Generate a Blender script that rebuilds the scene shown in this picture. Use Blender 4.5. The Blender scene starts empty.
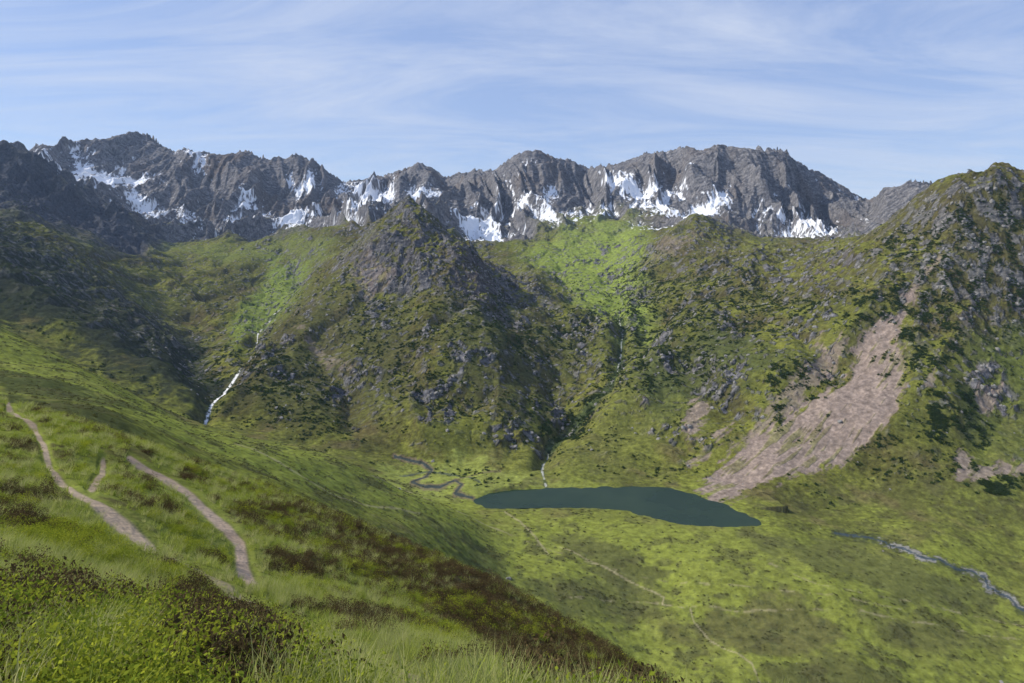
import bpy, math, numpy as np
from mathutils import Vector
rng=np.random.default_rng(7)
F=683.0; HY=250.0
def srow(r): return (HY-np.asarray(r,float))/F
# ---------------- noise ----------------
PERM=np.random.default_rng(3).permutation(4096).astype(np.int32)
ANG=np.random.default_rng(4).random(4096)*2*np.pi
GX=np.cos(ANG).astype(np.float32);GY=np.sin(ANG).astype(np.float32)
def pn(x,y,seed=0):
    x=np.asarray(x,np.float64)+seed*37.17; y=np.asarray(y,np.float64)-seed*91.73
    xi=np.floor(x);yi=np.floor(y)
    xf=(x-xi).astype(np.float32);yf=(y-yi).astype(np.float32)
    xi=xi.astype(np.int32);yi=yi.astype(np.int32)
    u=xf*xf*xf*(xf*(xf*6-15)+10);v=yf*yf*yf*(yf*(yf*6-15)+10)
    def g(i,j):
        h=PERM[(PERM[(xi+i)&4095]+yi+j)&4095]
        return GX[h]*(xf-i)+GY[h]*(yf-j)
    a=g(0,0);b=g(1,0);c=g(0,1);d=g(1,1)
    a=a+u*(b-a);c=c+u*(d-c)
    return (a+v*(c-a))*1.5
def fbm(x,y,o=4,seed=0,g=0.5):
    r=0;a=1;t=0
    for i in range(o):
        r=r+a*pn(x*2**i,y*2**i,seed+i*3);t+=a;a*=g
    return r/t
def ridged(x,y,o=4,seed=0,g=0.5):
    r=0;a=1;t=0;w=1
    for i in range(o):
        n=1-np.abs(pn(x*2**i,y*2**i,seed+i*5))*1.6
        n=np.clip(n,0,1)**2
        r=r+a*n*w; w=np.clip(n*1.6,0,1); t+=a;a*=g
    return r/t
def ss(a,b,x):
    t=np.clip((x-a)/(b-a),0,1);return t*t*(3-2*t)
def pchip(xk,yk,x):
    xk=np.array(xk,float);yk=np.array(yk,float)
    h=np.diff(xk);dl=np.diff(yk)/h
    m=np.zeros_like(yk)
    for i in range(1,len(xk)-1):
        if dl[i-1]*dl[i]>0:
            w1=2*h[i]+h[i-1];w2=h[i]+2*h[i-1]
            m[i]=(w1+w2)/(w1/dl[i-1]+w2/dl[i])
    x=np.clip(x,xk[0],xk[-1]);i=np.clip(np.searchsorted(xk,x)-1,0,len(xk)-2)
    t=(x-xk[i])/h[i]
    return (2*t**3-3*t**2+1)*yk[i]+(t**3-2*t**2+t)*h[i]*m[i]+(-2*t**3+3*t**2)*yk[i+1]+(t**3-t**2)*h[i]*m[i+1]
# ---------------- terrain layers (azimuth, distance, elevation) ----------------
LAY=[
 [(-900,1.0,1300),(0,1.0,1400),(512,1.0,1450),(1900,1.0,1500)],
 [(-900,3,640),(0,3.2,672),(300,3.2,700),(600,3.2,730),(1024,3.2,770),(1900,3.2,820)],
 [(-900,12,500),(-100,12,545),(0,12,562),(200,12,622),(400,12,662),(600,12,695),(800,12,740),(1900,12,850)],
 [(-900,30,430),(-100,30,462),(0,30,482),(120,28,522),(245,27,578),(400,26,625),(520,25,662),(640,22,705),(800,22,760),(1900,22,900)],
 [(-900,90,360),(-100,85,392),(0,80,407),(60,78,419),(130,75,438),(200,74,466),(300,70,500),(400,60,545),(480,52,580),(540,46,612),(600,41,646),(650,36,682),(800,33,770),(1024,30,860),(1900,30,950)],
 [(-900,160,355),(-100,150,395),(0,140,412),(130,130,452),(200,130,485),(300,130,525),(400,115,585),(500,100,660),(650,75,770),(800,70,860),(1024,65,930),(1900,65,1000)],
 [(-900,260,330),(-100,260,385),(0,260,398),(100,250,418),(200,250,468),(300,280,508),(400,300,572),(500,330,645),(600,350,722),(700,380,760),(850,400,790),(1024,420,795),(1900,420,830)],
 [(-900,450,300),(-100,450,368),(0,450,386),(100,450,404),(200,450,442),(300,480,478),(400,500,533),(500,510,605),(600,520,640),(700,500,675),(850,510,680),(1024,520,692),(1900,520,710)],
 [(-900,700,210),(-100,700,288),(0,700,327),(60,700,355),(100,690,377),(150,680,403),(200,680,423),(250,685,436),(300,690,447),(350,700,466),(400,710,490),(450,715,510),(500,710,530),(600,690,545),(700,670,555),(800,650,570),(900,640,585),(1024,640,605),(1900,640,620)],
 [(-900,900,230),(-100,900,310),(0,900,347),(100,880,397),(200,850,441),(300,800,458),(350,800,474),(400,790,492),(470,800,506.1),(550,795,507.7),(640,776,514),(700,752,523),(760,742,526),(850,755,531),(940,740,536),(1024,740,547),(1900,740,540)],
 [(-900,1100,230),(-100,1100,305),(0,1100,340),(100,1000,393),(200,950,430),(300,920,452),(350,900,462),(400,900,474),(470,850,491),(550,862,487.7),(640,866,486.6),(700,830,496.8),(760,775,514),(850,820,505),(940,820,500),(1024,820,500),(1900,820,480)],
 [(-900,1300,180),(-100,1300,262),(0,1300,302),(60,1250,333),(100,1200,357),(150,1120,390),(200,1050,413),(260,1050,418),(330,1050,427),(400,1020,440),(470,980,462),(540,980,457),(600,1000,440),(700,960,450),(780,900,460),(850,900,458),(940,900,450),(1024,900,448),(1900,900,400)],
 [(-900,1600,140),(-100,1600,225),(0,1600,262),(60,1600,295),(130,1450,345),(200,1300,388),(242,1250,373),(300,1250,378),(400,1180,387),(500,1150,393),(560,1180,408),(620,1200,388),(700,1150,388),(800,1020,402),(900,1000,390),(1024,1000,388),(1900,1000,320)],
 [(-900,1900,110),(-100,1900,200),(0,1900,232),(60,1900,262),(130,1850,310),(200,1700,350),(255,1600,350),(300,1500,328),(400,1450,312),(450,1450,303),(520,1450,338),(600,1500,352),(625,1500,356),(700,1400,337),(800,1200,335),(900,1130,322),(1024,1100,318),(1900,1100,240)],
 [(-900,2200,90),(-100,2200,178),(0,2200,205),(60,2200,235),(130,2200,278),(200,2100,310),(255,2050,314),(300,2050,292),(335,1900,268),(370,1850,238),(395,1880,212),(410,1900,203),(425,1880,212),(445,1850,234),(465,1800,256),(490,1800,284),(520,1800,307),(600,1900,307),(630,1850,307),(700,1700,285),(760,1500,290),(830,1350,275),(900,1280,245),(960,1200,240),(1024,1180,235),(1900,1150,150)],
 [(-900,2500,80),(-100,2500,165),(0,2500,190),(60,2500,212),(130,2500,245),(160,2500,258),(220,2500,272),(290,2450,280),(340,2300,260),(410,2300,245),(465,2300,272),(520,2200,279),(600,2300,272),(650,2200,258),(690,2100,244),(720,1950,252),(760,1800,262),(800,1700,258),(830,1600,250),(870,1500,232),(900,1420,211),(940,1350,186),(965,1320,177),(985,1300,171),(994,1300,163),(1008,1300,166),(1024,1300,172),(1120,1300,150),(1900,1250,90)],
 [(-900,2800,80),(-100,2800,140),(0,2800,149),(30,2800,163),(60,2800,180),(100,2800,206),(130,2800,222),(160,2800,241),(200,2900,240),(260,2900,238),(340,2800,225),(400,2700,215),(440,2700,228),(480,2700,243),(540,2700,240),(600,2700,237),(660,2600,229),(695,2400,214),(740,2400,232),(800,2400,239),(860,2300,240),(900,1900,232),(960,1800,205),(1024,1800,200),(1900,1800,140)],
 [(-900,3200,120),(-100,3200,150),(0,3200,157),(30,3200,166),(60,3200,174),(100,3200,188),(150,3200,220),(220,3200,229),(300,3200,222),(360,3100,211),(420,3200,205),(480,3200,224),(540,3100,218),(600,3100,215),(660,3000,212),(720,2900,206),(780,2900,225),(850,2900,232),(900,2700,228),(960,2500,215),(1024,2500,210),(1900,2500,190)],
]
SKY=[(-900,100),(-300,140),(-100,150),(0,142),(15,141),(28,148),(42,142),(60,147),(75,143),(95,143),(112,137),(130,133),(148,137),(160,143),(180,150),(200,153),(225,156),(240,152),(262,154),(285,155),(298,152),(312,160),(325,172),(342,181),(360,180),(380,176),(400,168),(418,160),(432,166),(447,175),(460,170),(475,167),(490,172),(510,160),(528,151),(545,153),(560,158),(575,162),(592,172),(605,168),(620,164),(640,156),(655,151),(680,150),(700,152),(722,148),(740,151),(755,152),(770,146),(785,150),(800,160),(820,172),(840,183),(862,197),(872,200),(882,188),(895,186),(908,178),(925,180),(938,186),(960,196),(1000,205),(1100,200),(1900,180)]
segs=[20,50,70,80,30,30,60,90,60,60,100,110,120,150,130,130,150,230,14,8,6]
cols=np.concatenate([np.arange(-900,-160,20),np.arange(-160,-6,2.5),np.arange(-6,1030,0.85),np.arange(1030,1184,2.5),np.arange(1184,1900,20)])
nc=len(cols)
DL=[];SL=[]
for L in LAY:
    a=np.array(L,float)
    DL.append(np.log(pchip(a[:,0],a[:,1],cols)));SL.append(srow(pchip(a[:,0],a[:,2],cols)))
a=np.array(SKY,float)
dsky=pchip([-900,0,130,240,340,420,530,600,660,770,850,868,885,935,1000,1900],[3900,3900,4000,3800,4000,4100,3700,3900,3700,3400,3500,3500,3100,3000,3000,3000],cols)
rs=np.interp(cols,a[:,0],a[:,1])
DL.append(np.log(dsky));SL.append(srow(rs))
DL.append(np.log(dsky+500));SL.append(srow(rs+45))
DL.append(np.log(dsky+2000));SL.append(srow(rs*0+235))
DL.append(np.log(dsky*0+40000));SL.append(srow(rs*0+252))
DL=np.array(DL);SL=np.array(SL);nL=len(DL)
assert len(segs)==nL-1,(len(segs),nL)
kk=np.concatenate([i+np.arange(n)/n for i,n in enumerate(segs)]+[[nL-1]])
def kint(V,kk):
    dl=np.diff(V,axis=0);m=np.zeros_like(V)
    p=dl[:-1]*dl[1:]>0
    with np.errstate(divide='ignore',invalid='ignore'):
        hm=2*dl[:-1]*dl[1:]/(dl[:-1]+dl[1:])
    m[1:-1]=np.where(p,hm,0);m[0]=dl[0];m[-1]=dl[-1]
    i=np.clip(kk.astype(int),0,len(V)-2);t=(kk-i)[:,None]
    return (2*t**3-3*t**2+1)*V[i]+(t**3-2*t**2+t)*m[i]+(-2*t**3+3*t**2)*V[i+1]+(t**3-t**2)*m[i+1]
D=np.exp(kint(DL,kk));S=kint(SL,kk)
nr=len(kk)
K=np.repeat(kk[:,None],nc,1)
PX=np.repeat(cols[None,:],nr,0);PY=HY-F*S
X=(PX-512)/F*D;Y=D.copy();Z=S*D
def sdpoly(poly,marg=40,px=None,py=None):
    px=PX if px is None else px;py=PY if py is None else py
    p=np.array(poly,float)
    out=np.full(px.shape,999.0,np.float32)
    m=(px>p[:,0].min()-marg)&(px<p[:,0].max()+marg)&(py>p[:,1].min()-marg)&(py<p[:,1].max()+marg)
    x=px[m];y=py[m]
    d2=np.full(x.shape,1e12);ins=np.zeros(x.shape,bool)
    for i in range(len(p)):
        a=p[i];b=p[(i+1)%len(p)];e=b-a
        t=np.clip(((x-a[0])*e[0]+(y-a[1])*e[1])/(e@e+1e-9),0,1)
        d2=np.minimum(d2,(x-a[0]-t*e[0])**2+(y-a[1]-t*e[1])**2)
        if a[1]!=b[1]:
            c=((a[1]>y)!=(b[1]>y))&(x<(b[0]-a[0])*(y-a[1])/(b[1]-a[1])+a[0]);ins^=c
    out[m]=np.sqrt(d2)*np.where(ins,-1,1)
    return out
def sdline(pts,marg=30):
    p=np.array(pts,float);out=np.full(PX.shape,999.0,np.float32)
    m=(PX>p[:,0].min()-marg)&(PX<p[:,0].max()+marg)&(PY>p[:,1].min()-marg)&(PY<p[:,1].max()+marg)
    x=PX[m];y=PY[m];d2=np.full(x.shape,1e12)
    for i in range(len(p)-1):
        a=p[i];b=p[i+1];e=b-a
        t=np.clip(((x-a[0])*e[0]+(y-a[1])*e[1])/(e@e+1e-9),0,1)
        d2=np.minimum(d2,(x-a[0]-t*e[0])**2+(y-a[1]-t*e[1])**2)
    out[m]=np.sqrt(d2);return out
# ---------------- region masks ----------------
wob=fbm(X/110,Y/110,3,9)*16
R=ss(15.7,16.4,K)*(1-ss(20,-25,sdpoly([(545,300),(530,225),(580,205),(660,212),(660,300)],60)+wob)*0.9)
spur=ss(14,-14,sdpoly([(345,275),(380,222),(400,196),(414,192),(440,225),(475,245),(510,272),(550,318),(490,325),(440,300),(400,300),(365,300)])+wob)*(K>12)*(K<15.4)
bluff=ss(14,-14,sdpoly([(672,250),(690,212),(730,215),(745,240),(850,235),(870,270),(830,300),(760,300),(700,285),(670,280)])+wob)*(K>12)*(K<17)
rridge=ss(22,-10,sdpoly([(872,245),(905,205),(945,180),(990,158),(1100,140),(1100,330),(1000,330),(930,350),(880,330)])+wob*1.5)*(K>11)*(K<15.5)
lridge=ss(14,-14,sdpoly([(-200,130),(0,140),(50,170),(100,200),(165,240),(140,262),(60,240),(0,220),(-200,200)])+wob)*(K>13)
lslope=ss(14,-14,sdpoly([(-200,200),(0,222),(60,250),(140,310),(220,345),(180,375),(120,360),(60,320),(0,290),(-200,270)])+wob)*(K>10.5)
R=np.clip(np.maximum.reduce([R,spur*.8,bluff*0.75,rridge*0.7,lridge,lslope*0.5]),0,1)
R[K>19]*=0.3
SC=[[(912,296),(898,316),(872,332),(856,350),(844,384),(812,398),(770,426),(732,452),(698,486),(712,503),(730,501),(756,478),(792,472),(840,462),(882,432),(900,400),(908,362),(893,345),(905,322)],
    [(690,402),(683,432),(690,446),(706,420),(708,404)],[(686,462),(708,446),(730,425),(722,438),(700,458)],
    [(1002,385),(975,398),(982,412),(1000,398)],[(962,448),(955,480),(985,487),(1040,462),(1005,462),(975,470)],[(820,345),(812,358),(828,355)],
    [(715,470),(790,415),(850,355),(840,345),(780,402),(735,445)],[(930,385),(926,395),(938,392)],[(320,355),(300,345),(330,368),(352,372)],[(655,255),(700,235),(690,245),(650,275)],[(370,260),(350,290),(372,300),(395,275)],[(905,300),(930,275),(942,262),(930,285),(912,305)]]
smooth=1-.9*ss(16,-6,sdpoly(SC[0],50))*(K>9.5)*(K<15)
R=R*np.clip(smooth+.15,0,1)
# ---------------- displacement ----------------
dz=np.zeros_like(Z)
flat=ss(0.0,1.0,np.clip(1-np.abs((K-8.8)/1.6),0,1))*ss(330,440,PX)
mid=ss(10.4,12,K)*ss(15.6,15,K)
for i,(wl,am) in enumerate([(1.2,.05),(3,.15),(8,.42),(22,1.2),(60,3.2),(150,9),(400,15)]):
    w=ss(0.9,0.4,wl/np.maximum(D,1))*ss(0.0015,0.004,wl/D)
    if w.max()<=0: continue
    dz+=am*w*fbm(X/wl,Y/wl,2,seed=11+i)*(1-0.7*flat*(wl>30)-.3*flat)*(1+.6*mid*(wl>50)*smooth)
wx=X+60*fbm(X/300,Y/300,2,50);wy=Y+60*fbm(X/300,Y/300,2,60)
crest=1-0.8*np.exp(-((K-18)/0.22)**2)
crest2=1-0.6*np.exp(-((K-15)/0.25)**2)*ss(860,900,PX)
farw=ss(2100,2900,D)
sk=X+300*fbm(X/500,K*.8,3,55)+170*(K-17)*pn(X/420,K*0,77)*2
r1=ridged(sk/300,K*.7+.3,3,21,.5)-.45
r2=ridged(sk/120+.6*pn(X/90,K*3,3),K*1.3,3,25,.55)-.45
r3=ridged(sk/50+.8*pn(X/50,K*5,4),K*3.0,3,29,.55)-.45
med=ridged(wx/95,wy/150,4,33,0.6)-0.4
fin=ridged(wx/32,wy/42,3,43,0.6)-0.4
dz+=R*(farw*((r1*150+r2*48)*crest+r3*18)+(22-6*farw)*med*(.4+.6*crest)*crest2+(9-1*farw)*fin)
G=(1-R)*ss(10.3,11.5,K)*smooth
gul=ridged(X/160+0.3*fbm(X/200,Y/200,2,5),Y/320,3,71)-0.4
dz-=G*19*gul
outc=G*ss(0.02,0.30,fbm(X/90,Y/90,3,81))*ss(3,-3,-(PX-240))
dz+=outc*11*(ridged(X/30,Y/30,3,85)-0.3)
# secondary spurs
jit=9*fbm(X/60,Y/60,3,201)
kw=ss(10.6,11.4,K)*ss(15.6,15.1,K)*smooth
for pts,h,wd in [([(690,215),(672,245),(650,275),(632,310),(628,340)],38,50),([(470,262),(505,290),(545,312),(590,335),(606,350)],42,45),
   ([(380,240),(345,290),(300,335),(266,362)],34,48),([(760,262),(735,300),(700,340),(655,375)],28,45),([(0,205),(60,258),(120,316),(170,365)],46,60),
   ([(100,232),(165,283),(220,326)],34,50),([(880,300),(850,340),(800,375),(745,410)],10,32),([(430,318),(424,370),(410,415),(420,445)],22,45),
   ([(-60,240),(0,290),(60,338),(105,368)],38,50),([(480,330),(500,375),(495,420)],16,35),([(560,250),(535,275),(540,300)],18,45),([(960,330),(935,380),(960,430)],13,30),([(205,262),(235,285),(245,320)],16,35)]:
    dp=sdline(pts,130)
    dm=np.abs(dp+jit)*D/F
    dz+=h*np.exp(-dm/wd)*ss(125,60,dp)*kw
Z=Z+dz
st_l=[(300,283),(290,300),(272,322),(258,338),(257,352),(240,372),(228,385),(214,402),(203,420),(195,432)]
st_c=[(617,330),(623,350),(620,372),(612,386),(590,405),(565,424),(549,438),(543,455),(541,470),(546,486)]
for st,wd in ((st_l,9),(st_c,8)):
    dd=sdline(st);Z-=np.exp(-(dd/wd)**2)*16*(K>9.9)*ss(9.9,10.8,K)
# lake basin
LK=[(468,502),(480,496),(500,491.5),(540,488.5),(590,487),(640,486.3),(672,488),(700,496),(725,504),(745,515),(762,524),(748,527),(720,527),(690,525),(665,521),(640,514.5),(600,509),(560,507.5),(520,508.5),(490,508.5)]
LW=np.array([((p-512)/F*(300*F/(r-HY)),300*F/(r-HY)) for p,r in LK])
def chaikin(P,n=3):
    for _ in range(n):
        Q=np.roll(P,-1,0);P=np.stack([P*.75+Q*.25,P*.25+Q*.75],1).reshape(-1,2)
    return P
LWs=chaikin(LW,2)
lsd=sdpoly(LWs,60,X,Y)+9*fbm(X/30,Y/30,3,90)
Z=np.where(lsd<0,-300-np.minimum(4,-lsd*0.35),Z)
t=ss(60,4,lsd)*(lsd>=0)*(lsd<60)
lo=-300+np.clip(lsd,0,60)*0.06+0.1
Z=np.where((lsd>=0)&(lsd<60),np.where(Y>790,np.maximum(Z*(1-t)+t*np.maximum(lo,np.minimum(Z,lo+lsd*0.5)),lo),Z*(1-t)+t*lo),Z)
def normals():
    P=np.stack([X,Y,Z],-1)
    du=np.gradient(P,axis=1);dv=np.gradient(P,axis=0)
    n=np.cross(du,dv);l=np.linalg.norm(n,axis=-1,keepdims=True);area=l[...,0].copy()
    n=n/np.maximum(l,1e-9);s=np.sign(n[...,2:3]);return n*np.where(s==0,1,s),area
N,AREA=normals()
slope=1-N[...,2]
# ---------------- albedo ----------------
def C(*c): return np.array(c,np.float32)
def mix(a,b,t): 
    t=np.clip(t,0,1)[...,None];return a*(1-t)+b*t
n1=fbm(X/500,Y/500,4,101);n2=fbm(X/120,Y/120,4,102);n3=fbm(X/25,Y/25,4,103,0.65);n4=fbm(X/6,Y/6,3,104,0.65)*ss(2500,600,D)
mg=0.5+0.9*n2+0.7*n1+0.7*n3+.5*n4
col=mix(C(.095,.100,.028),C(.190,.215,.040),ss(0.05,1.0,mg))
col=mix(col,C(.125,.100,.050),ss(0.05,0.5,fbm(X/70,Y/70,4,110)+0.4*n3)*0.65)
col=mix(col,C(.085,.080,.038),ss(0.10,0.36,slope)*0.75*(K>9))
col=mix(col,C(.150,.185,.035),ss(-.05,-.35,gul*G)*.4)
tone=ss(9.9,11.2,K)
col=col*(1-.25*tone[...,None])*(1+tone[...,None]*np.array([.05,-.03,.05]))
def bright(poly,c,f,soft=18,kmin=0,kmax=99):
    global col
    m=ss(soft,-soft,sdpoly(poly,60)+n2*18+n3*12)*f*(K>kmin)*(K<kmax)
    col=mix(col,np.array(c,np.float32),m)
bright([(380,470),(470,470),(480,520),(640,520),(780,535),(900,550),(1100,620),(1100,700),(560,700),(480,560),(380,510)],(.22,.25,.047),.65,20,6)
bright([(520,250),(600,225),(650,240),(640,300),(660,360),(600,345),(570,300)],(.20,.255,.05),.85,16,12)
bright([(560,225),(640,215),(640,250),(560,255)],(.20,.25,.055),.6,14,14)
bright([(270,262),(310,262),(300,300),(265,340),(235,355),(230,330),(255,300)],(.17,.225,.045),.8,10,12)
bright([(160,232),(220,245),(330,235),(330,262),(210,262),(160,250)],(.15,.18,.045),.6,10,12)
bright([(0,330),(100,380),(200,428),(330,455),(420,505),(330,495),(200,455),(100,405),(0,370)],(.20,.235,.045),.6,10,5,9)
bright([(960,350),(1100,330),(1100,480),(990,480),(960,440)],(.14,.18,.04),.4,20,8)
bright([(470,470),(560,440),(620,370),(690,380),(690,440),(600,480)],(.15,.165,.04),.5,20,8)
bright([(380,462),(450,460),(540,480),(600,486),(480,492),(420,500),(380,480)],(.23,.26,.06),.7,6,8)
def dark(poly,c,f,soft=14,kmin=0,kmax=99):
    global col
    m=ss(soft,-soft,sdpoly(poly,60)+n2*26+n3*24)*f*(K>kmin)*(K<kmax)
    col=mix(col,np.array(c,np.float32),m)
dark([(-100,210),(0,225),(100,290),(200,350),(230,390),(190,415),(120,385),(60,350),(0,320),(-100,290)],(.028,.035,.023),.88,12,10)  # shade of the far left slopes, painted into the albedo
dark([(0,380),(60,390),(150,420),(120,425),(40,405),(0,400)],(.05,.06,.025),.8,8,4,8)  # shadow streak on the near left hill, painted as dark green
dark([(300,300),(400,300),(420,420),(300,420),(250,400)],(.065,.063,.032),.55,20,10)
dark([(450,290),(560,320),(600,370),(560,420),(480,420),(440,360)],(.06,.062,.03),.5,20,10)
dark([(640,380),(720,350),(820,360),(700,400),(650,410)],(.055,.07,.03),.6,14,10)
dark([(560,520),(620,540),(680,570),(640,580),(560,550),(520,530)],(.095,.10,.035),.8,5,7)
dark([(650,610),(800,600),(850,640),(780,660),(660,640)],(.11,.105,.04),.8,8,6)
dark([(740,530),(860,550),(1024,600),(900,600),(780,560)],(.10,.105,.038),.7,6,6)
dark([(540,590),(620,575),(720,600),(640,615),(560,610)],(.11,.115,.04),.7,6,6)
dark([(480,540),(520,580),(560,640),(520,620),(460,570)],(.09,.10,.035),.6,10,6)
dark([(860,620),(1024,640),(1024,660),(880,650)],(.11,.11,.04),.7,8,6)
dark([(770,660),(880,665),(880,700),(760,700)],(.08,.08,.033),.7,8,6)
heathn=ss(.10,.28,fbm(X/38,Y/38,4,211,.65))*ss(5,6,K)*ss(10.8,10,K)*(1-.35*flat)
col=mix(col,C(.085,.083,.036),heathn*.7)
tus=ss(.10,.25,fbm(X/9,Y/9,3,215,.6))*ss(5,5.5,K)*ss(9.4,8.6,K)*(1-.75*flat)
col=mix(col,C(.085,.095,.035),tus*.55)
# rock
rk=fbm(X/40,Y/18+Z/14,4,121,0.65);rk2=fbm(X/12,(Y+Z)/9,3,122,.6)
rockc=mix(C(.070,.073,.088),C(.27,.26,.26),ss(-.5,.55,rk+0.4*rk2))  # dark end tinted blue: some distance haze put into the rock colour
rockc=mix(rockc,C(.14,.115,.10),ss(0.05,.5,fbm(X/260,Y/260,3,123))*.6)
rockc=mix(rockc,C(.055,.062,.08),np.clip(lridge*.8,0,1))  # left ridge lies in shade; that dark tone is painted into its rock
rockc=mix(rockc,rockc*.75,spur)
gr=ss(0.30,0.12,slope+0.12*n3)*ss(17.6,16.6,K+0.5*n2)
rm=np.clip(R*1.3,0,1)*(1-gr*0.8)
partial=np.maximum.reduce([rridge*0.75,bluff*.9,lslope*.5,outc*1.2])
rm2=partial*ss(0.02,0.22,fbm(X/22,Y/22,4,130,.6)+0.6*(slope-.24)+0.1*med)
rm=np.where(K>15.9,rm,np.maximum(rm2,spur*ss(-.16,.10,fbm(X/25,Y/25,4,131,.6)+slope-.24)))
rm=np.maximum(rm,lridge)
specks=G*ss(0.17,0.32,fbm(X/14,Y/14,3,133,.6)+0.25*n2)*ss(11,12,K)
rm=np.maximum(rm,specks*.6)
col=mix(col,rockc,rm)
# scree
sc=C(.275,.215,.18)
SF=[.95,.8,.8,.8,.85,.8,.65,.7,.5,.4,.4,.6]
screem=np.zeros_like(Z)
stv=fbm((X*.61-Y*.79)/9,(X*.79+Y*.61)/70,3,197)
for p,f in zip(SC,SF):
    m=ss(3,-3,sdpoly(p,30)+n3*12+n4*6+9*stv)*f*(K>9)
    m=m*(1-.6*ss(.14,.34,stv+.5*n2+.3*n3))
    col=mix(col,mix(sc*0.78,sc*1.12,.5+n3+1.3*n4+.6*stv),m);screem=np.maximum(screem,m)
rm=rm*(1-.8*screem)
# snow
SN=[[(28,152),(45,158),(70,165),(85,158),(105,164),(125,166),(150,172),(132,180),(110,186),(85,184),(60,176),(42,168)],
 [(70,150),(95,158),(120,160),(100,166),(75,160)],
 [(118,186),(140,198),(165,210),(190,220),(215,230),(200,232),(178,222),(160,218),(150,224),(138,205)],
 [(180,150),(206,155),(203,165),(188,161)],[(243,193),(250,205),(244,222),(234,234),(232,224),(240,210)],
 [(252,200),(270,210),(300,212),(322,226),(300,236),(286,236),(272,220)],
 [(310,212),(340,208),(362,204),(345,190),(340,183),(372,186),(395,180),(392,192),(382,205),(355,212),(330,218)],
 [(290,168),(312,176),(312,187),(296,182)],[(455,220),(476,222),(500,224),(512,236),(490,244),(476,238)],
 [(515,206),(530,192),(552,176),(552,184),(538,198),(524,208)],[(470,212),(500,206),(490,216)],
 [(600,183),(620,180),(655,184),(690,176),(685,186),(650,194),(615,196)],
 [(622,198),(650,202),(680,206),(700,192),(728,178),(728,192),(705,202),(690,218),(668,214),(645,210)],
 [(560,206),(590,198),(580,212)],[(780,228),(815,226),(838,234),(800,237)],[(640,224),(672,228),(650,231)],[(800,212),(812,226),(806,228)],[(412,192),(436,196),(420,202)],[(530,210),(560,214),(545,220)]]
snow=np.zeros_like(Z)
sn=fbm(sk/60,K*4,4,140,.65);sn2=fbm(X/12,K*22,4,141,.7)
hollow=-(r2*.6+r3*.4)
for p in SN:
    sd=sdpoly(p,20)
    snow=np.maximum(snow,ss(.8,-.8,sd+1.0+sn*13+sn2*14-hollow*11+np.clip(slope-.5,0,1)*12)*(K>16.0))
extra=ss(.30,.36,sn*.6+.4*sn2+.4*n1+.5*hollow-.2*np.abs(K-17.1)+.01)*ss(16.3,16.8,K)*(K<18)*ss(890,850,PX)
snow=np.maximum(snow,extra)
col=mix(col,C(.76,.79,.84),snow)
# streams, paths
def line(pts,wm,c,f,kmin,kmax,nz=1.0,brk=None):
    global col
    w=wm*F/D
    dd=sdline(pts)+nz*(n3*2+n4*2)
    m=ss(1.3,0.6,dd/w)*f*(K>kmin)*(K<kmax)
    if brk is not None: m=m*ss(brk-.1,brk+.1,fbm(X/18,Y/18,2,191))
    col=mix(col,np.array(c,np.float32),m);return m
line(st_l[:4],5,(.04,.055,.03),.7,10,15)
line(st_l[:4],1.3,(.5,.5,.5),.8,10,15,.5,0.0)
line(st_l[3:5],1.6,(.6,.6,.6),.9,10,15,.4)
line(st_l[5:],4.5,(.04,.055,.03),.6,10,15,.8)
line(st_l[5:9],1.8,(.70,.71,.72),.95,10,15,.6)
line(st_c[:7],7,(.04,.06,.025),.8,10,15)
line(st_c[:4],1.1,(.42,.43,.40),.8,10,15,.4,-.05)
line(st_c[5:],2.2,(.05,.07,.03),.6,9,15,1)
line(st_c[6:],1.2,(.42,.42,.38),.8,9,15,.5,-.1)
RS=[(835,533),(862,537),(880,540),(893,546),(905,549),(922,558),(940,560),(958,570),(970,571),(985,578),(988,588),(1010,598),(1018,608),(1060,618)]
line(RS,4.5,(.055,.065,.03),.75,6,11,2)
line(RS[2:],3.0,(.30,.285,.26),.85,6,11,2.2,-.12)
line(RS,1.1,(.05,.07,.085),.9,6,11,.8)
MD=[(395,455),(405,458),(422,463),(432,470),(425,478),(412,483),(425,489),(440,490),(455,484),(462,489),(455,496),(472,499)]
line(MD,3.6,(.15,.115,.08),.8,7,12,1.0)
line(MD,1.5,(.04,.055,.055),.9,7,12,.4)
line([(400,474),(430,472),(455,476),(480,486)],1.3,(.07,.085,.07),.75,7,12,.6)
line([(500,474),(470,478),(455,484)],1.6,(.13,.10,.07),.6,7,12,1)
tp=(.32,.28,.16)
line([(505,512),(520,522),(535,536),(548,552)],1.0,tp,.6,7,10,.2)
line([(560,545),(600,562),(640,580),(664,592),(662,600),(690,604),(694,620),(712,640),(735,652),(752,666),(762,690)],.7,tp,.7,5,10,.4)
line([(370,478),(430,500),(500,530),(560,552),(640,572),(760,590),(900,610)],.6,tp,.5,5,10,.4,-.05)
line([(560,600),(640,596),(740,610),(840,612),(1024,640)],.6,tp,.5,5,10,.8,0)
line([(760,560),(820,590),(900,600),(1024,625)],.7,tp,.5,5,10,.8,0)
line([(235,445),(280,465),(330,490),(420,520)],.6,tp,.5,5,10,.2)
pathc=(.36,.27,.205)
P1=[(130,457),(160,474),(186,492),(204,510),(228,530),(240,545),(243,565),(251,582)]
P2=[(8,409),(35,428),(46,450),(56,474),(75,494),(105,512),(132,528),(152,542)]
P2b=[(152,542),(190,566),(235,595),(300,628),(380,660),(440,690)]
P3=[(103,460),(102,473),(92,488)];P4=[(20,600),(60,640),(90,690)]
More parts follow.
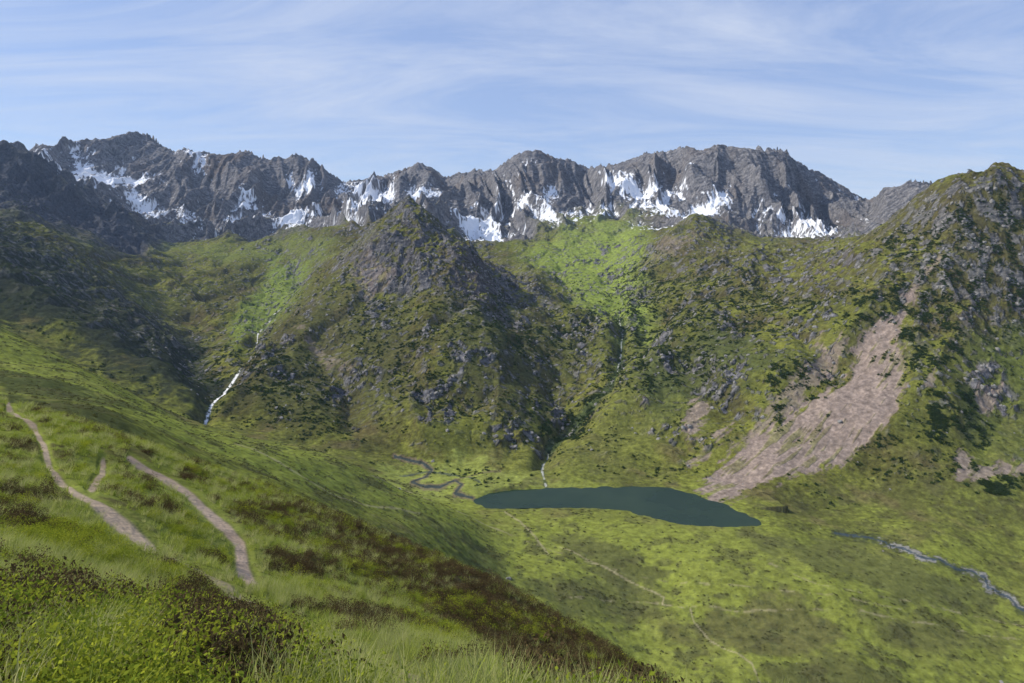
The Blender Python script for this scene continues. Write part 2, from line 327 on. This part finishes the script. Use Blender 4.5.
m1=line(P1,.31,pathc,.95,1,4.3,.14);m2=line(P2,.20,pathc,.9,1,4.3,.14);m2b=line(P2b,.09,pathc,.65,1,4.3,.16);m3=line(P3,.22,pathc,.85,1,4.3,.1);m4=line(P4,.06,pathc,.4,0.5,4.3,.1)
PM=np.maximum.reduce([m1,m2,m2b,m3,m4])
d1,d2_,d2b,d3=sdline(P1)/(.31*F/D),sdline(P2)/(.20*F/D),sdline(P2b)/(.09*F/D),sdline(P3)/(.22*F/D)
pw=np.maximum.reduce([ss(2.2,1.1,d1),ss(2.4,1.1,d2_),.9*ss(2.6,1.2,d2b),.9*ss(2.4,1.2,d3)])*(K<4.3)*(K>1)
pws=np.maximum.reduce([ss(3.6,2.4,d1),ss(5,3,d2_),ss(4.5,3,d2b),ss(4.4,2.8,d3)])*(K<4.3)*(K>1)
Z-=pw*0.12
FGm=ss(4.6,4.2,K)
q9=6*n4+10*fbm(X/9,Y/9,3,150)
brow=ss(14,-14,sdpoly([(250,490),(330,505),(420,545),(520,592),(600,640),(690,700),(560,700),(500,650),(420,610),(330,560),(260,520)],60)+q9)*ss(200,480,PX)*FGm
brow=np.maximum(brow,ss(10,-10,sdpoly([(430,560),(520,592),(620,645),(700,720),(520,720),(480,640)],60)+q9)*FGm)
brow=np.maximum(brow,.9*ss(14,-14,sdpoly([(150,600),(200,590),(250,620),(290,720),(170,720)],60)+q9*1.5)*FGm)
brow=np.maximum(brow,.6*ss(14,-14,sdpoly([(-40,620),(20,620),(40,720),(-40,720)],60)+q9*1.5)*FGm)
hp=ss(.07,.24,fbm(X/4.5,Y/4.5,4,151,.6)+.05*ss(12,30,D))*FGm
bil=ss(.0,.20,fbm(X/5.5,Y/5.5,4,152,.6))*FGm
heath=np.clip(np.maximum(brow*.95,hp*.8),0,1)*(1-pw)
col=mix(col,C(.065,.05,.03),heath*.85)
col=mix(col,C(.17,.20,.042),FGm*(1-heath)*(1-PM)*.6)
col=np.clip(col*(1+.26*n4[...,None]),0.008,.9)
# ---------------- build mesh ----------------
def obj(name,me,parent=None):
    o=bpy.data.objects.new(name,me);bpy.context.scene.collection.objects.link(o)
    if parent:o.parent=parent
    return o
verts=np.stack([X,Y,Z],-1).reshape(-1,3).astype(np.float32)
ii=np.arange(nr-1)[:,None]*nc+np.arange(nc-1)[None,:]
q=np.stack([ii,ii+1,ii+nc+1,ii+nc],-1).reshape(-1,4).astype(np.int32)
me=bpy.data.meshes.new("mountain_terrain")
me.vertices.add(len(verts));me.vertices.foreach_set("co",verts.ravel())
me.loops.add(q.size);me.loops.foreach_set("vertex_index",q.ravel())
me.polygons.add(len(q));me.polygons.foreach_set("loop_start",np.arange(0,q.size,4,dtype=np.int32))
me.polygons.foreach_set("use_smooth",np.ones(len(q),bool))
me.update(calc_edges=True)
at=me.attributes.new("albedo",'FLOAT_COLOR','POINT')
at.data.foreach_set("color",np.concatenate([col,np.ones_like(col[...,:1])],-1).reshape(-1).astype(np.float32))
at=me.attributes.new("rocky",'FLOAT','POINT');at.data.foreach_set("value",(np.clip(rm,0,1)*(1-snow)).ravel().astype(np.float32))
at=me.attributes.new("snow",'FLOAT','POINT');at.data.foreach_set("value",snow.ravel().astype(np.float32))
at=me.attributes.new("meadow",'FLOAT','POINT');at.data.foreach_set("value",np.clip(np.maximum(ss(10.6,9.8,K),screem*.9),0,1).ravel().astype(np.float32))
terr=obj("mountain_terrain",me)
def nmat(name):
    m=bpy.data.materials.new(name);m.use_nodes=True;nt=m.node_tree;nt.nodes.clear();return m,nt
def nd(nt,t,**k):
    n=nt.nodes.new(t)
    for a,b in k.items():
        if a.startswith('_'): n.inputs[a[1:].replace('_',' ')].default_value=b
        else:setattr(n,a,b)
    return n
m,nt=nmat("alpine_ground")
out=nd(nt,'ShaderNodeOutputMaterial');bs=nd(nt,'ShaderNodeBsdfDiffuse')
nt.links.new(bs.outputs[0],out.inputs[0])
alb=nd(nt,'ShaderNodeAttribute',attribute_name='albedo');rky=nd(nt,'ShaderNodeAttribute',attribute_name='rocky');sno=nd(nt,'ShaderNodeAttribute',attribute_name='snow');mdw=nd(nt,'ShaderNodeAttribute',attribute_name='meadow')
geo=nd(nt,'ShaderNodeNewGeometry')
def noise(scale,det=6,rough=.65):
    n=nd(nt,'ShaderNodeTexNoise');n.inputs['Scale'].default_value=scale;n.inputs['Detail'].default_value=det;n.inputs['Roughness'].default_value=rough
    nt.links.new(geo.outputs['Position'],n.inputs['Vector']);return n
def math_(op,a,b=None,c=None):
    n=nd(nt,'ShaderNodeMath',operation=op)
    for i,v in enumerate((a,b,c)):
        if v is None:continue
        if isinstance(v,(int,float)):n.inputs[i].default_value=v
        else:nt.links.new(v,n.inputs[i])
    return n.outputs[0]
na=noise(.12,6,.75)
ct=math_('MULTIPLY_ADD',mdw.outputs['Fac'],-1.0,3.0)
v=math_('MAXIMUM',math_('ADD',math_('MULTIPLY',math_('SUBTRACT',na.outputs[0],.5),ct),1.0),.3)
mx=nd(nt,'ShaderNodeMix',data_type='FLOAT');nt.links.new(sno.outputs['Fac'],mx.inputs[0]);nt.links.new(v,mx.inputs[2]);mx.inputs[3].default_value=1.0
vm=nd(nt,'ShaderNodeVectorMath',operation='SCALE');nt.links.new(alb.outputs['Color'],vm.inputs[0]);nt.links.new(mx.outputs[0],vm.inputs['Scale'])
nt.links.new(vm.outputs[0],bs.inputs['Color'])
nr_=noise(.06,7,.68)
amp=math_('ADD',math_('MULTIPLY_ADD',rky.outputs['Fac'],12,4.0),math_('MULTIPLY',mdw.outputs['Fac'],-2.6))
hr=math_('MULTIPLY',nr_.outputs[0],amp)
inv=math_('SUBTRACT',1.0,math_('MULTIPLY',sno.outputs['Fac'],.9))
bp=nd(nt,'ShaderNodeBump');bp.inputs['Distance'].default_value=1.0
nt.links.new(math_('MULTIPLY',inv,.9),bp.inputs['Strength']);nt.links.new(hr,bp.inputs['Height']);nt.links.new(bp.outputs[0],bs.inputs['Normal'])
me.materials.append(m)
# ---------------- lake ----------------
c0=LWs.mean(0);ex=[]
for p in LWs:
    v_=p-c0;ex.append(p+v_/np.linalg.norm(v_)*9)
lm=bpy.data.meshes.new("lake");lm.from_pydata([(p[0],p[1],-300) for p in ex],[],[list(range(len(ex)))])
lake=obj("lake",lm)
m,nt=nmat("lake_water");out=nd(nt,'ShaderNodeOutputMaterial');df=nd(nt,'ShaderNodeBsdfDiffuse');gl=nd(nt,'ShaderNodeBsdfGlossy',_Roughness=.05);ms=nd(nt,'ShaderNodeMixShader');ms.inputs[0].default_value=.07
nt.links.new(df.outputs[0],ms.inputs[1]);nt.links.new(gl.outputs[0],ms.inputs[2]);nt.links.new(ms.outputs[0],out.inputs[0])
geo=nd(nt,'ShaderNodeNewGeometry');n=noise(.08,6,.65);bp=nd(nt,'ShaderNodeBump');bp.inputs['Distance'].default_value=.5;bp.inputs['Strength'].default_value=.5
nt.links.new(n.outputs[0],bp.inputs['Height']);nt.links.new(bp.outputs[0],gl.inputs['Normal']);lm.materials.append(m)
n2_=noise(.012,3,.6);cr=nd(nt,'ShaderNodeValToRGB');cr.color_ramp.elements[0].position=.35;cr.color_ramp.elements[0].color=(.012,.028,.013,1);cr.color_ramp.elements[1].position=.7;cr.color_ramp.elements[1].color=(.026,.046,.020,1)
nt.links.new(n2_.outputs[0],cr.inputs[0]);nt.links.new(cr.outputs[0],df.inputs['Color'])
# ---------------- stone hut on the meadow ----------------
def simple(name,c1,c2,sc_):
    global geo,nt
    m,nt=nmat(name);out=nd(nt,'ShaderNodeOutputMaterial');b=nd(nt,'ShaderNodeBsdfDiffuse');geo=nd(nt,'ShaderNodeNewGeometry');n=noise(sc_,5,.7)
    cr=nd(nt,'ShaderNodeValToRGB');cr.color_ramp.elements[0].position=.35;cr.color_ramp.elements[0].color=(*c1,1);cr.color_ramp.elements[1].position=.65;cr.color_ramp.elements[1].color=(*c2,1)
    nt.links.new(n.outputs[0],cr.inputs[0]);nt.links.new(cr.outputs[0],b.inputs[0]);nt.links.new(b.outputs[0],out.inputs[0]);return m
jc=int(np.argmin(np.abs(cols-398)));rows_=np.where((kk>8.05)&(kk<9.9))[0]
pyv=HY-F*Z[rows_,jc]/Y[rows_,jc];ir=rows_[int(np.argmin(np.abs(pyv-500)))]
hut=obj("stone_hut",None);hut.location=(X[ir,jc],Y[ir,jc],Z[ir,jc]-.3);hut.rotation_euler=(0,0,.5)
w_,l_,h_,r_=2.1,3.0,2.2,3.7
wm_=bpy.data.meshes.new("walls");wm_.from_pydata([(-l_,-w_,-1),(l_,-w_,-1),(l_,w_,-1),(-l_,w_,-1),(-l_,-w_,h_),(l_,-w_,h_),(l_,w_,h_),(-l_,w_,h_),(-l_,0,r_),(l_,0,r_)],[],[(0,1,5,4),(2,3,7,6),(1,2,6,9,5),(3,0,4,8,7)])
wm_.materials.append(simple("hut_stone",(.22,.21,.19),(.48,.46,.42),1.5));obj("walls",wm_,hut)
rm_=bpy.data.meshes.new("roof");L_=l_+.35;rv=[(-L_,-w_-.4,h_-.28),(L_,-w_-.4,h_-.28),(L_,0,r_+.06),(-L_,0,r_+.06),(-L_,w_+.4,h_-.28),(L_,w_+.4,h_-.28)];rv+=[(x,y,z+.18) for x,y,z in rv]
rm_.from_pydata(rv,[],[(0,1,2,3),(3,2,5,4),(6,9,8,7),(9,10,11,8),(0,6,7,1),(4,5,11,10),(0,3,9,6),(3,4,10,9),(1,7,8,2),(2,8,11,5)])
rm_.materials.append(simple("hut_roof",(.30,.30,.31),(.50,.50,.50),2.0));obj("roof",rm_,hut)
dm_=bpy.data.meshes.new("door");dm_.from_pydata([(-.5,-w_-.05,-.3),(.5,-w_-.05,-.3),(.5,-w_-.05,1.7),(-.5,-w_-.05,1.7),(-.5,-w_+.1,-.3),(.5,-w_+.1,-.3),(.5,-w_+.1,1.7),(-.5,-w_+.1,1.7)],[],[(0,1,2,3),(0,4,5,1),(1,5,6,2),(2,6,7,3),(3,7,4,0)])
dm_.materials.append(simple("hut_door",(.05,.035,.02),(.09,.06,.04),6));obj("door",dm_,hut)
# ---------------- plants ----------------
def leafmat(name,c1,c2,tr=.35):
    m,nt=nmat(name);out=nd(nt,'ShaderNodeOutputMaterial');oi=nd(nt,'ShaderNodeObjectInfo');mxc=nd(nt,'ShaderNodeMix',data_type='RGBA')
    g=nd(nt,'ShaderNodeNewGeometry');ad=nd(nt,'ShaderNodeMath',operation='MULTIPLY_ADD');nt.links.new(g.outputs['Random Per Island'],ad.inputs[0]);ad.inputs[1].default_value=.4
    h=nd(nt,'ShaderNodeMath',operation='MULTIPLY');nt.links.new(oi.outputs['Random'],h.inputs[0]);h.inputs[1].default_value=.6;nt.links.new(h.outputs[0],ad.inputs[2])
    nt.links.new(ad.outputs[0],mxc.inputs[0]);mxc.inputs[6].default_value=(*c1,1);mxc.inputs[7].default_value=(*c2,1)
    d=nd(nt,'ShaderNodeBsdfDiffuse');t_=nd(nt,'ShaderNodeBsdfTranslucent');ms=nd(nt,'ShaderNodeMixShader');ms.inputs[0].default_value=tr
    nt.links.new(mxc.outputs[2],d.inputs[0]);nt.links.new(mxc.outputs[2],t_.inputs[0]);nt.links.new(d.outputs[0],ms.inputs[1]);nt.links.new(t_.outputs[0],ms.inputs[2]);nt.links.new(ms.outputs[0],out.inputs[0]);return m
def tuft(name,mat,nb=34,h=.28,w=.006,r=.09,lean=.5,seed=0):
    g=np.random.default_rng(seed);V=[];Fc=[]
    for b in range(nb):
        a=g.random()*6.283;rr=r*math.sqrt(g.random());bx,by=rr*math.cos(a),rr*math.sin(a)
        hh=h*(.5+.6*g.random());la=a+g.normal()*.6;ln=lean*(.3+g.random())*hh;pw_=g.random()*6.283
        wx_,wy_=math.cos(pw_)*w,math.sin(pw_)*w;i0=len(V)
        for s in range(4):
            t=s/3;x=bx+math.cos(la)*ln*t*t;y=by+math.sin(la)*ln*t*t;z=hh*(t-.25*t*t*lean)-.03;k=(1-t)*.9+.1
            if s<3:V+= [(x-wx_*k,y-wy_*k,z),(x+wx_*k,y+wy_*k,z)]
            else:V.append((x,y,z))
        Fc+=[(i0,i0+1,i0+3,i0+2),(i0+2,i0+3,i0+5,i0+4),(i0+4,i0+5,i0+6)]
    me=bpy.data.meshes.new(name);me.from_pydata(V,[],Fc);me.materials.append(mat);return bpy.data.objects.new(name,me)
def bush(name,mat,n=420,r=.28,h=.26,ls=.018,seed=0):
    g=np.random.default_rng(seed);V=[];Fc=[]
    lob=g.normal(size=(7,2))*r*.45;lh=.6+.5*g.random(7)
    for b in range(n):
        L=g.integers(7);u=g.normal(size=3);u/=np.linalg.norm(u);u[2]=abs(u[2]);k=g.random()**.35
        p=np.array([lob[L,0]+u[0]*r*.55*k,lob[L,1]+u[1]*r*.55*k,u[2]*h*lh[L]*k-.02])
        a=g.normal(size=3);a/=np.linalg.norm(a);c=np.cross(a,g.normal(size=3));c/=np.linalg.norm(c);s=ls*(.6+.8*g.random())
        i=len(V);V+=[tuple(p-a*s),tuple(p+c*s*.5),tuple(p+a*s),tuple(p-c*s*.5)];Fc.append((i,i+1,i+2,i+3))
    me=bpy.data.meshes.new(name);me.from_pydata(V,[],Fc);me.materials.append(mat);return bpy.data.objects.new(name,me)
def rock(name,mat,seed):
    import bmesh
    g=np.random.default_rng(seed);bm=bmesh.new();bmesh.ops.create_icosphere(bm,subdivisions=3,radius=1)
    pl=[(lambda v:v/np.linalg.norm(v))(g.normal(size=3)) for _ in range(9)];off=[.55+.3*g.random() for _ in pl]
    sc_=np.array([1,.75+.3*g.random(),.55+.4*g.random()])
    for v in bm.verts:
        p=np.array(v.co)
        for a,o in zip(pl,off):
            e=p@a-o
            if e>0:p=p-a*e*.92
        p=p*(1+.05*g.normal());v.co=p*sc_
    me=bpy.data.meshes.new(name);bm.to_mesh(me);bm.free();me.materials.append(mat);return bpy.data.objects.new(name,me)
def scatter(name,srcs,w,n,scl,rows=None,sink=0,seed=0,tilt=.15):
    g=np.random.default_rng(seed)
    W=np.clip(w,0,None)[:-1,:-1].ravel().astype(np.float64);cs=np.cumsum(W)
    if n is None:n=int(min(cs[-1],120000))
    if cs[-1]<=0:return
    id_=np.searchsorted(cs,g.random(n)*cs[-1]);id_=np.clip(id_,0,len(W)-1);i=id_//(nc-1);j=id_%(nc-1);a=g.random(n);b=g.random(n)
    P=np.zeros((n,3))
    for q_,A in enumerate((X,Y,Z)):
        P[:,q_]=(A[i,j]*(1-a)+A[i,j+1]*a)*(1-b)+(A[i+1,j]*(1-a)+A[i+1,j+1]*a)*b
    d=D[i,j];s=scl(d,g,n);P[:,2]-=sink*s
    me=bpy.data.meshes.new(name);me.vertices.add(n);me.vertices.foreach_set("co",P.ravel().astype(np.float32))
    me.attributes.new("scl",'FLOAT','POINT').data.foreach_set("value",s.astype(np.float32))
    rt=np.stack([g.normal(size=n)*tilt,g.normal(size=n)*tilt,g.random(n)*6.283],-1).astype(np.float32)
    me.attributes.new("rot",'FLOAT_VECTOR','POINT').data.foreach_set("vector",rt.ravel())
    me.attributes.new("pick",'INT','POINT').data.foreach_set("value",g.integers(0,len(srcs),n).astype(np.int32))
    o=obj(name,me);ng=bpy.data.node_groups.new(name,'GeometryNodeTree')
    ng.interface.new_socket("Geometry",in_out='INPUT',socket_type='NodeSocketGeometry');ng.interface.new_socket("Geometry",in_out='OUTPUT',socket_type='NodeSocketGeometry')
    gi=ng.nodes.new('NodeGroupInput');go=ng.nodes.new('NodeGroupOutput');jn=ng.nodes.new('GeometryNodeJoinGeometry')
    def na_(nm,t):
        q_=ng.nodes.new('GeometryNodeInputNamedAttribute');q_.data_type=t;q_.inputs[0].default_value=nm;return q_.outputs[0]
    sc_=na_("scl",'FLOAT');ro=na_("rot",'FLOAT_VECTOR');pk=na_("pick",'INT')
    for ix,src in enumerate(srcs):
        ip=ng.nodes.new('GeometryNodeInstanceOnPoints');oi=ng.nodes.new('GeometryNodeObjectInfo');oi.inputs[0].default_value=src
        cm=ng.nodes.new('FunctionNodeCompare');cm.data_type='INT';cm.operation='EQUAL'
        ins=[s_ for s_ in cm.inputs if s_.type=='INT'];ng.links.new(pk,ins[0]);ins[1].default_value=ix
        ng.links.new(gi.outputs[0],ip.inputs['Points']);ng.links.new(cm.outputs[0],ip.inputs['Selection']);ng.links.new(oi.outputs['Geometry'],ip.inputs['Instance'])
        ng.links.new(ro,ip.inputs['Rotation']);ng.links.new(sc_,ip.inputs['Scale']);ng.links.new(ip.outputs[0],jn.inputs[0])
    ng.links.new(jn.outputs[0],go.inputs[0]);md=o.modifiers.new("scatter",'NODES');md.node_group=ng
    print(name,n);return o
gm=leafmat("grass_blades",(.18,.25,.035),(.44,.47,.10),.45)
gm2=leafmat("grass_blades_dry",(.28,.32,.09),(.52,.50,.22),.45)
hm=leafmat("heather_leaves",(.040,.032,.016),(.14,.10,.048),.2)
bm_=leafmat("bilberry_leaves",(.10,.16,.02),(.40,.42,.04),.35)
sm=leafmat("shrub_leaves",(.022,.042,.012),(.065,.10,.025),.2)
vis=(PX>-60)&(PX<1084)&(K<4.7)&(PY<780)
rho=340/(1+(D/8)**2)
pxl=1-np.clip(pw*1.0,0,1);pxs=1-np.clip(pws,0,1)
gn=fbm(X/3,Y/3,3,160)
scatter("grass",[tuft("grass_tuft_a",gm,34,.26,.005,.09,.6,1),tuft("grass_tuft_b",gm,30,.20,.006,.10,.9,2),tuft("grass_tuft_c",gm2,36,.34,.004,.07,.5,3)],
   AREA*rho*vis*pxl*(1-.5*pws)*(1-heath*.85)*(1-.5*bil)*ss(-.4,.3,gn),None,lambda d,g,n:(.4+.7*g.random(n))*(1+d/34),seed=1)
scatter("heather",[bush("heather_a",hm,600,.28,.24,.014,5),bush("heather_b",hm,600,.3,.3,.014,6)],
   AREA*vis*(PX<680)*heath*pxs*30/(1+(D/16)**2),None,lambda d,g,n:(.5+.7*g.random(n))*(1+d/55),seed=2)
scatter("bilberry_shrubs",[bush("bilberry_a",bm_,650,.26,.22,.012,8),bush("bilberry_b",bm_,650,.3,.2,.012,9)],
   AREA*vis*(PX<680)*np.clip(bil-.3*brow,0,1)*(1-PM)*pxs*30/(1+(D/16)**2),None,lambda d,g,n:(.5+.7*g.random(n))*(1+d/55),seed=3)
shp=[([(250,372),(300,365),(345,395),(340,425),(290,425),(245,400)],.8),([(200,365),(235,365),(225,400),(200,390)],.5),([(395,385),(445,390),(440,412),(400,410)],.8),
     ([(925,398),(985,392),(985,442),(930,438)],2.4),([(965,478),(1060,468),(1060,527),(985,520)],4.0),([(765,385),(830,370),(825,395),(775,415)],1.8),([(860,440),(960,400),(960,470),(880,480)],.5),
     ([(600,380),(700,350),(720,380),(640,400)],.8),([(500,340),(600,335),(610,355),(520,365)],.9),([(810,410),(850,380),(860,400),(820,430)],.5),([(440,395),(560,400),(540,430),(450,430)],.4),([(540,425),(600,390),(615,385),(575,425)],1.8),([(840,300),(960,280),(960,380),(860,380)],1.4),([(620,270),(860,300),(700,370),(620,360)],.7),([(880,240),(1040,200),(1040,340),(900,330)],.9),([(350,300),(500,310),(520,360),(360,370)],.4)]
sw=np.zeros_like(Z)
cl=ss(-.05,.25,fbm(X/22,Y/22,4,170,.65))
for p,f in shp: sw=np.maximum(sw,f*ss(14,-10,sdpoly(p)+wob))
slopew=(K>10.0)*(K<14.9)*(PX>-20)*(PX<1060)*np.clip(1-1.3*screem,0,1)
sw=(sw*cl+.07*ss(.0,.3,fbm(X/60,Y/60,3,171)))*slopew
scatter("distant_shrubs",[bush("shrub_a",sm,180,1.,.9,.18,11),bush("shrub_b",sm,180,1.1,1.0,.18,12)],AREA*sw,44000,lambda d,g,n:.8+2.2*g.random(n)**2,seed=4)
hsm=leafmat("low_heath_leaves",(.07,.075,.028),(.16,.16,.05),.2)
scatter("low_heath",[bush("heath_cushion_a",hsm,160,1.,.45,.16,21),bush("heath_cushion_b",hsm,160,1.2,.5,.16,22)],AREA*(K>5.2)*(K<10)*(lsd>6)*(PX>-40)*(PX<1060)*(PY<720)*(.04+heathn+.8*tus),14000,lambda d,g,n:(.35+.9*g.random(n)**2)*(.5+d/900),seed=14)
m,nt=nmat("boulder_rock");out=nd(nt,'ShaderNodeOutputMaterial');bs=nd(nt,'ShaderNodeBsdfPrincipled',_Roughness=.9);geo=nd(nt,'ShaderNodeNewGeometry');n=noise(.5,5,.7);cr=nd(nt,'ShaderNodeValToRGB')
cr.color_ramp.elements[0].position=.3;cr.color_ramp.elements[0].color=(.10,.10,.09,1);cr.color_ramp.elements[1].position=.7;cr.color_ramp.elements[1].color=(.32,.30,.28,1)
nt.links.new(n.outputs[0],cr.inputs[0]);nt.links.new(cr.outputs[0],bs.inputs['Base Color']);nt.links.new(bs.outputs[0],out.inputs[0])
rs_=[rock("boulder_a",m,1),rock("boulder_b",m,2),rock("boulder_c",m,3)]
bw=AREA*(np.clip(rm,0,1)*(K<15.3)+.02+.25*outc)*((K>10.5)*(K<15.6)+.12*(K>6.5)*(K<=10.5)*(lsd>3)*(PX>450))*(PX>150)*(PX<1060)
scatter("boulders",rs_,bw,16000,lambda d,g,n:.6+4.4*g.random(n)**5,sink=.25,seed=5,tilt=.5)
# ---------------- aerial haze: a real, very thin scattering layer filling the valley ----------------
hv=[(x,y,z) for x in (-9000,9000) for y in (-600,9500) for z in (-700,1100)]
hmsh=bpy.data.meshes.new("valley_haze");hmsh.from_pydata(hv,[],[(0,1,3,2),(4,6,7,5),(0,4,5,1),(2,3,7,6),(0,2,6,4),(1,5,7,3)])
ho=obj("valley_haze",hmsh);m,nt=nmat("haze_air");out=nd(nt,'ShaderNodeOutputMaterial');vs=nd(nt,'ShaderNodeVolumeScatter');vs.inputs['Color'].default_value=(.50,.70,1,1);vs.inputs['Density'].default_value=2.5e-5;vs.inputs['Anisotropy'].default_value=.1
nt.links.new(vs.outputs[0],out.inputs['Volume']);hmsh.materials.append(m)
# ---------------- sky & light ----------------
sv=Vector((-.77,.08,.635)).normalized()
el=math.asin(sv.z);az=math.atan2(sv.x,sv.y)
W=bpy.data.worlds.new("World");bpy.context.scene.world=W;W.use_nodes=True;nt=W.node_tree;nt.nodes.clear()
out=nd(nt,'ShaderNodeOutputWorld');bg=nd(nt,'ShaderNodeBackground');bg.inputs[1].default_value=.13
sk_=nd(nt,'ShaderNodeTexSky',sky_type='NISHITA',sun_disc=False,sun_elevation=el,sun_rotation=az,altitude=1900,air_density=1.0,dust_density=.3,ozone_density=2.5)
tc=nd(nt,'ShaderNodeTexCoord');sp=nd(nt,'ShaderNodeSeparateXYZ');nt.links.new(tc.outputs['Generated'],sp.inputs[0])
zz=math_('ADD',math_('MAXIMUM',sp.outputs[2],0.0),.14)
cb=nd(nt,'ShaderNodeCombineXYZ');nt.links.new(math_('DIVIDE',sp.outputs[0],zz),cb.inputs[0]);nt.links.new(math_('DIVIDE',sp.outputs[1],zz),cb.inputs[1])
veil=nd(nt,'ShaderNodeMix',data_type='RGBA');veil.inputs[0].default_value=.5;nt.links.new(sk_.outputs[0],veil.inputs[6]);veil.inputs[7].default_value=(3.3,4.4,7.6,1)
mp=nd(nt,'ShaderNodeMapping');mp.inputs['Rotation'].default_value=(0,0,.35);mp.inputs['Scale'].default_value=(.6,1.5,1);nt.links.new(cb.outputs[0],mp.inputs[0])
nz=nd(nt,'ShaderNodeTexNoise');nz.inputs['Scale'].default_value=1.0;nz.inputs['Detail'].default_value=10;nz.inputs['Roughness'].default_value=.7;nz.inputs['Distortion'].default_value=.8;nt.links.new(mp.outputs[0],nz.inputs['Vector'])
mr=nd(nt,'ShaderNodeMapRange');mr.inputs[1].default_value=.42;mr.inputs[2].default_value=.70;mr.inputs[3].default_value=0.04;mr.inputs[4].default_value=.72;nt.links.new(nz.outputs[0],mr.inputs[0])
mc=nd(nt,'ShaderNodeMix',data_type='RGBA');nt.links.new(mr.outputs[0],mc.inputs[0]);nt.links.new(veil.outputs[2],mc.inputs[6]);mc.inputs[7].default_value=(5.1,5.7,7.0,1)
nt.links.new(mc.outputs[2],bg.inputs[0]);nt.links.new(bg.outputs[0],out.inputs[0])
sl=bpy.data.lights.new("sun",'SUN');sl.energy=5;sl.angle=math.radians(.5);sl.color=(1,.95,.86)
so=bpy.data.objects.new("sun",sl);bpy.context.scene.collection.objects.link(so);so.rotation_euler=sv.to_track_quat('Z','Y').to_euler()
cam=bpy.data.cameras.new("camera");cam.lens=36*F/1024;cam.sensor_width=36;cam.clip_start=.1;cam.clip_end=100000;cam.shift_y=-(341.5-HY)/1024
co=bpy.data.objects.new("camera",cam);bpy.context.scene.collection.objects.link(co);co.rotation_euler=(math.pi/2,0,0);bpy.context.scene.camera=co
s=bpy.context.scene;s.view_settings.view_transform='Standard';s.view_settings.look='None';s.view_settings.exposure=0
print("verts",len(verts))
